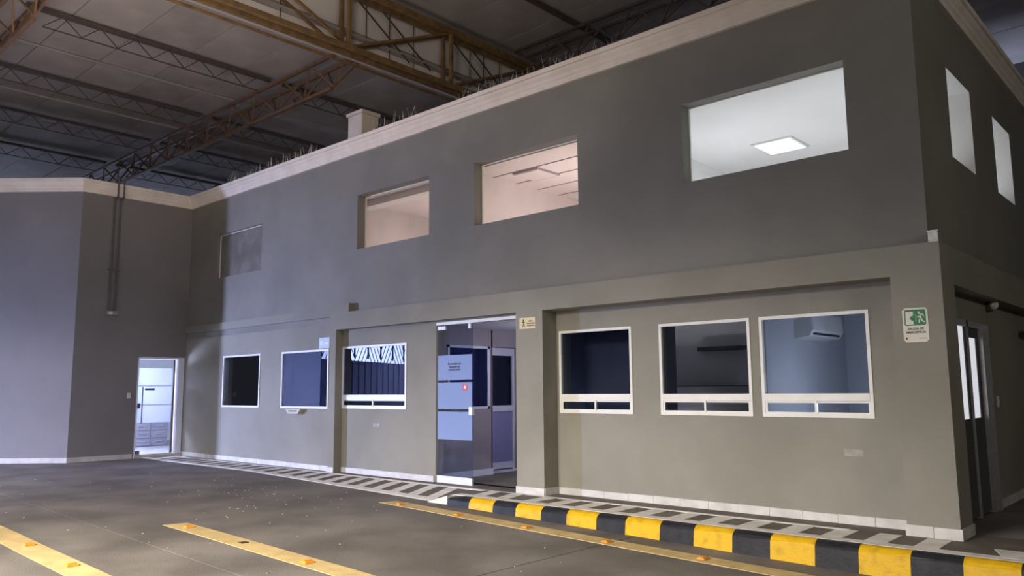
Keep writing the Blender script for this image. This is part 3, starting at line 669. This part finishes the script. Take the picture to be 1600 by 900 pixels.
# concrete post standing behind the parapet
pt = tag(empty('concrete_post', (-12.25, 9.15, 5.35)), 'pale square concrete post standing behind the parapet', 'post')
put(box('shaft', -12.50, -12.05, 8.95, 9.35, 5.35, 6.72, M_CONC, None, 0.01), pt); put(box('cap', -12.53, -12.02, 8.92, 9.38, 6.72, 6.79, M_CONC, None, 0.01), pt)
tag(box('roof_slab', -17.75, -2.2, 8.6, 21.0, 5.2, 5.35, M_CONC), 'flat concrete roof slab over the offices', 'slab')['kind'] = 'structure'
# wire spikes along the parapet
def spikes(x0, x1, label, dens=16):
    bm = B(); x = x0
    while x < x1:
        h = random.uniform(0.10, 0.24); lx = random.uniform(-0.06, 0.06); ly = random.uniform(-0.05, 0.05)
        y = 8.30 + random.uniform(-0.03, 0.05)
        abar(bm, (x, y, 5.89), (x + lx, y + ly, 5.89 + h), 0.008, 3, 0.003)
        x += random.uniform(0.3, 1.7) / dens
    tag(new_obj('wire_spikes', bm, M_SHARD), label, 'spikes', kind='stuff')
spikes(-15.9, -12.6, 'thin wire spikes on the cornice left of the concrete post')
spikes(-10.9, -9.7, 'short run of wire spikes on the cornice just right of the concrete post')
spikes(-8.75, -5.75, 'long run of wire spikes on the cornice above the middle upper window')

# ================================================================ SMALL THINGS ON THE WALLS
# emergency exit sign
sg = tag(empty('exit_sign', (-2.285, YB, 1.99)), 'green and white emergency exit sign on the corner pillar', 'sign')
s0, s1, zb, zt = -2.40, -2.172, 1.825, 2.155
bm = B(); abox(bm, s0, s1, YB - 0.006, YB, zb, zt); 
vert = [e for e in bm.edges if abs(e.verts[0].co.y - e.verts[1].co.y) > 0.001]
bmesh.ops.bevel(bm, geom=vert, offset=0.016, segments=4, affect='EDGES'); put(new_obj('plate', bm, M_SIGNW), sg)
bm = B(); abox(bm, s0 + 0.018, s1 - 0.018, YB - 0.0075, YB - 0.005, 1.985, 2.138)
vert = [e for e in bm.edges if abs(e.verts[0].co.y - e.verts[1].co.y) > 0.001]
bmesh.ops.bevel(bm, geom=vert, offset=0.008, segments=3, affect='EDGES'); put(new_obj('green_field', bm, M_GREEN), sg)
yp = YB - 0.0085
def sp(pts, nm, m=M_SIGNW, y=yp):
    bm = B(); apoly(bm, [(s0 + 0.018 + u * 0.192, y, 1.985 + v * 0.153) for u, v in pts], (0, 0.0012, 0)); return put(new_obj(nm, bm, m), sg)
sp([(0.06, 0.06), (0.42, 0.06), (0.42, 0.88), (0.06, 0.88)], 'doorway_print')
arc = [(0.42 - 0.16 * math.cos(t), 0.46 - 0.16 * math.sin(t)) for t in [math.pi / 2 * (-1 + i / 5) for i in range(11)]]
sp(arc + [(0.50, 0.30), (0.50, 0.62)][::1], 'arrow_print', M_GREEN, yp - 0.0008)
sp([(0.53, 0.24), (0.55, 0.24), (0.55, 0.68), (0.53, 0.68)], 'arrow_print')
hd = [(0.68 + 0.05 * math.cos(t), 0.82 + 0.065 * math.sin(t)) for t in [2 * math.pi * i / 12 for i in range(12)]]; sp(hd, 'figure_print')
sp([(0.66, 0.76), (0.78, 0.74), (0.80, 0.44), (0.70, 0.40)], 'figure_print')
sp([(0.76, 0.74), (0.88, 0.70), (0.93, 0.56), (0.90, 0.54), (0.84, 0.64), (0.76, 0.66)], 'figure_print')
sp([(0.68, 0.72), (0.66, 0.60), (0.60, 0.54), (0.60, 0.49), (0.68, 0.53), (0.74, 0.64)], 'figure_print')
sp([(0.70, 0.44), (0.78, 0.44), (0.72, 0.30), (0.71, 0.16), (0.65, 0.16), (0.66, 0.32)], 'figure_print')
sp([(0.74, 0.44), (0.81, 0.46), (0.86, 0.30), (0.96, 0.22), (0.93, 0.17), (0.81, 0.25)], 'figure_print')
text('lettering', 'SALIDA DE', (-2.285, YB - 0.0075, 1.945), 0.030, M_INK, sg, bold=0.0006)
text('lettering', 'EMERGENCIA', (-2.285, YB - 0.0075, 1.910), 0.030, M_INK, sg, bold=0.0006)
put(box('footer_print', s0 + 0.02, s0 + 0.035, YB - 0.0075, YB - 0.006, 1.853, 1.872, M_INK), sg)
put(box('footer_print', s1 - 0.09, s1 - 0.02, YB - 0.0070, YB - 0.006, 1.858, 1.862, M_GALV), sg)
# cream notice right of the entrance
ys_ = tag(empty('notice_sign', (-7.27, YB, 2.32)), 'small cream notice with a figure, right of the glass entrance', 'sign')
put(box('plate', -7.415, -7.125, YB - 0.006, YB, 2.24, 2.395, M_SIGNY), ys_)
for i, s in enumerate(('ZONA', 'DE ACCESO', 'A OFICINAS')): text('lettering', s, (-7.205, YB - 0.0075, 2.335 - i * 0.031), 0.026, M_INK, ys_, bold=0.0006)
bm = B(); bmesh.ops.create_cone(bm, cap_ends=True, segments=10, radius1=0.011, radius2=0.011, depth=0.002, matrix=Matrix.Translation((-7.34, YB - 0.007, 2.362)) @ Matrix.Rotation(math.pi / 2, 4, 'X'))
for p, q in (((-7.34, 2.352), (-7.335, 2.315)), ((-7.335, 2.315), (-7.355, 2.265)), ((-7.335, 2.315), (-7.318, 2.265)), ((-7.34, 2.345), (-7.36, 2.325)), ((-7.34, 2.345), (-7.315, 2.328))):
    abar(bm, (p[0], YB - 0.007, p[1]), (q[0], YB - 0.007, q[1]), 0.005, 4)
put(new_obj('figure_print', bm, M_INK), ys_)
# pale sign at the left lower windows
cs = tag(empty('notice_sign', (-12.27, YLW, 2.25)), 'small pale green sign above the second ground floor window from the left', 'sign')
put(box('plate', -12.45, -12.12, YLW - 0.006, YLW, 2.175, 2.37, M_SIGNC), cs); put(box('print', -12.41, -12.33, YLW - 0.0075, YLW - 0.005, 2.23, 2.31, M_PLAST), cs); put(box('print', -12.29, -12.16, YLW - 0.0075, YLW - 0.005, 2.25, 2.28, M_PLAST), cs)
# small tray under the dusty window
tv = tag(empty('wall_vent', (-13.1, YLW, 1.0)), 'small grey hooded vent under the second ground floor window from the left', 'vent')
bm = B(); apoly(bm, [(-13.37, YLW, 1.075), (-12.86, YLW, 1.075), (-12.96, YLW, 0.99), (-13.27, YLW, 0.99)], (0, -0.10, 0)); put(new_obj('hood', bm, M_CONC), tv)
put(box('slot', -13.25, -12.98, YLW - 0.103, YLW - 0.10, 1.03, 1.05, M_DKIN), tv)
# twin conduit with junction box on the left wall
cd = tag(empty('conduit', (XL, 6.7, 3.1)), 'twin dark conduit pipes hanging down the left wall', 'conduit')
for y in (6.64, 6.76): put(bar('pipe', (XL + 0.03, y, 3.14), (XL + 0.03, y, 5.62), 0.018, M_GALV, None, 8), cd); put(bar('pipe', (XL + 0.19, y, 5.58), (XL + 0.19, y, 6.05), 0.018, M_GALV, None, 8), cd); put(bar('bend', (XL + 0.03, y, 5.56), (XL + 0.19, y, 5.62), 0.018, M_GALV, None, 8), cd)
put(box('clamp', XL, XL + 0.05, 6.58, 6.82, 4.02, 4.05, M_GALV), cd)
put(box('socket', XL, XL + 0.07, 6.58, 6.82, 3.05, 3.14, M_PINKPAN), cd); put(box('socket_face', XL + 0.07, XL + 0.08, 6.62, 6.70, 3.065, 3.125, M_PLAST), cd)
# wall switches
sw = tag(empty('light_switch', (XL, 7.16, 1.34)), 'white wall switch left of the left glass door', 'switch')
put(box('plate', XL, XL + 0.012, 7.12, 7.20, 1.28, 1.40, M_PLAST, None, 0.002), sw); put(box('rocker', XL + 0.012, XL + 0.02, 7.14, 7.18, 1.31, 1.37, M_SIGNW), sw)
sw = tag(empty('light_switch', (-2.2, 11.0, 1.22)), 'small white switch on the dark side wall right of the side door', 'switch')
put(box('plate', -2.2, -2.185, 10.96, 11.04, 1.15, 1.28, M_PLAST, None, 0.002), sw); put(box('rocker', -2.185, -2.178, 10.98, 11.02, 1.18, 1.25, M_SIGNW), sw)
# metal junction box on the corner ledge
jb = tag(empty('junction_box', (-2.1, 8.38, 2.78)), 'shiny metal box sitting on the ledge above the corner pillar', 'junction box')
put(box('body', -2.13, -2.04, 8.30, 8.44, 2.78, 2.89, M_GALV2, None, 0.004), jb); put(box('lid', -2.135, -2.035, 8.295, 8.445, 2.885, 2.897, M_GALV2, None, 0.002), jb)
# lamp over the side door
sl = tag(empty('bulkhead_lamp', (-2.2, 10.8, 2.38)), 'unlit round lamp above the side door', 'lamp')
bm = B(); bmesh.ops.create_uvsphere(bm, u_segments=14, v_segments=8, radius=0.06, matrix=Matrix.Translation((-2.13, 10.85, 2.36))); put(new_obj('globe', bm, M_PLAST), sl)
put(box('base', -2.2, -2.15, 10.78, 10.92, 2.29, 2.41, M_PURL), sl)
tl = tag(empty('tube_lamp', (-2.0, 12.6, 2.1)), 'dim teal lamp at the right edge beyond the side door', 'lamp')
put(bar('tube', (-2.05, 12.45, 2.12), (-2.02, 13.1, 2.10), 0.03, M_TEAL, None, 8), tl); put(box('bracket', -2.2, -2.04, 12.6, 12.66, 2.08, 2.14, M_PURL), tl)
# scuffed patch on the recessed wall and wall scars
tag(box('peeled_patch', -3.15, -2.95, YR1 - 0.003, YR1, 0.69, 0.76, mat('peeled_paint', (0.26, 0.245, 0.21), 0.7, (0.38, 0.36, 0.32), 14)), 'peeled pale patch on the wall under the right-hand window', 'stain')
tag(box('peeled_patch', -10.9, -10.72, YR2 - 0.003, YR2, 0.80, 0.86, mat('peeled_paint_cool', (0.28, 0.27, 0.26), 0.7, (0.40, 0.39, 0.38), 14)), 'faint pale scuff on the wall left of the glass entrance', 'stain')
# air conditioner in the right-hand office
ac = tag(empty('air_conditioner', (-4.05, 10.1, 2.0)), 'white split air conditioner seen through the right-hand lower window', 'air conditioner')
bm = B(); pr = [(-4.05, 2.32), (-3.84, 2.31), (-3.82, 2.10), (-3.86, 2.03), (-4.05, 2.0)]
apoly(bm, [(x, 9.60, z) for x, z in pr], (0, 1.0, 0)); put(new_obj('body', bm, M_PLAST), ac)
bm = B(); apoly(bm, [(-3.838, 9.61, 2.305), (-3.828, 9.61, 2.305), (-3.808, 9.61, 2.10), (-3.82, 9.61, 2.10)], (0, 0.98, 0)); put(new_obj('front_panel', bm, M_PLAST), ac)
put(box('outlet', -3.87, -3.835, 9.68, 10.52, 2.045, 2.07, M_DKIN), ac); put(bar('pipe', (-4.03, 9.2, 2.27), (-4.03, 9.6, 2.25), 0.012, M_PLAST, None, 6), ac)

# ================================================================ LATTICE GATE (reflected in the windows)
gt = tag(empty('lattice_gate', gpt(5, 0)), 'dark sheet gate with diagonal bars above, mirrored in the lower window', 'gate')
for k in range(7):
    bm = B(); s0_ = 0.05 + k * 1.04
    for j in range(4): gbox(bm, s0_ + j * 0.26, s0_ + j * 0.26 + 0.25, rz(-25) - 0.0, 2.50, 0.0 + 0.006 * (j % 2), 0.04)
    gbox(bm, s0_, s0_ + 1.04, 0, 2.50, 0.05, 0.06); put(new_obj('sheet_panel', bm, M_GATE), gt)
for k in range(7):
    s0_ = 0.05 + k * 1.12; bm = B(); gbox(bm, s0_, s0_ + 0.05, 2.6, 3.75, 0.0, 0.05); put(new_obj('post', bm, M_GATE), gt)
    for j in range(-3, 5):
        a = s0_ + j * 0.3; up = (k % 2 == 0); s_a, s_b = a, a + 0.9
        lo = max(s_a, s0_); hi = min(s_b, s0_ + 1.12)
        if hi <= lo: continue
        fz = lambda s: 2.50 + ((s - s_a) / 0.9 if up else 1 - (s - s_a) / 0.9) * 1.25
        put(bar('lattice_bar', gpt(lo, fz(lo), 0.02), gpt(hi, fz(hi), 0.02), 0.016, M_GATE), gt)
bm = B(); gbox(bm, 1.35, 1.8, 0, 3.75, 0.0, 0.25); put(new_obj('gate_pillar', bm, M_GATE), gt)

# ================================================================ LITTER (uncountable specks)
bm = B()
for k in range(150):
    x = random.uniform(-15.5, -3.5); y = random.uniform(2.4, 7.2)
    if random.random() < 0.4: x = random.uniform(-12.5, -8.5); y = random.uniform(5.2, 7.1)
    if any(abs(y - q) < 0.2 for q in (2.72, 4.27, 6.95)): continue
    z = rz(x) + 0.001; s = random.uniform(0.004, 0.012) * (1.6 if random.random() < 0.1 else 1); a0 = random.uniform(0, 6.28)
    pts = [(x + s * random.uniform(.6, 1.2) * math.cos(a0 + t), y + s * random.uniform(.6, 1.2) * math.sin(a0 + t), z) for t in (0, 1.26, 2.5, 3.77, 5.0)]
    apoly(bm, pts, (0, 0, 0.004))
tag(new_obj('litter_flecks', bm, M_FLECK), 'pale flecks of litter scattered over the grey floor', 'litter', kind='stuff')
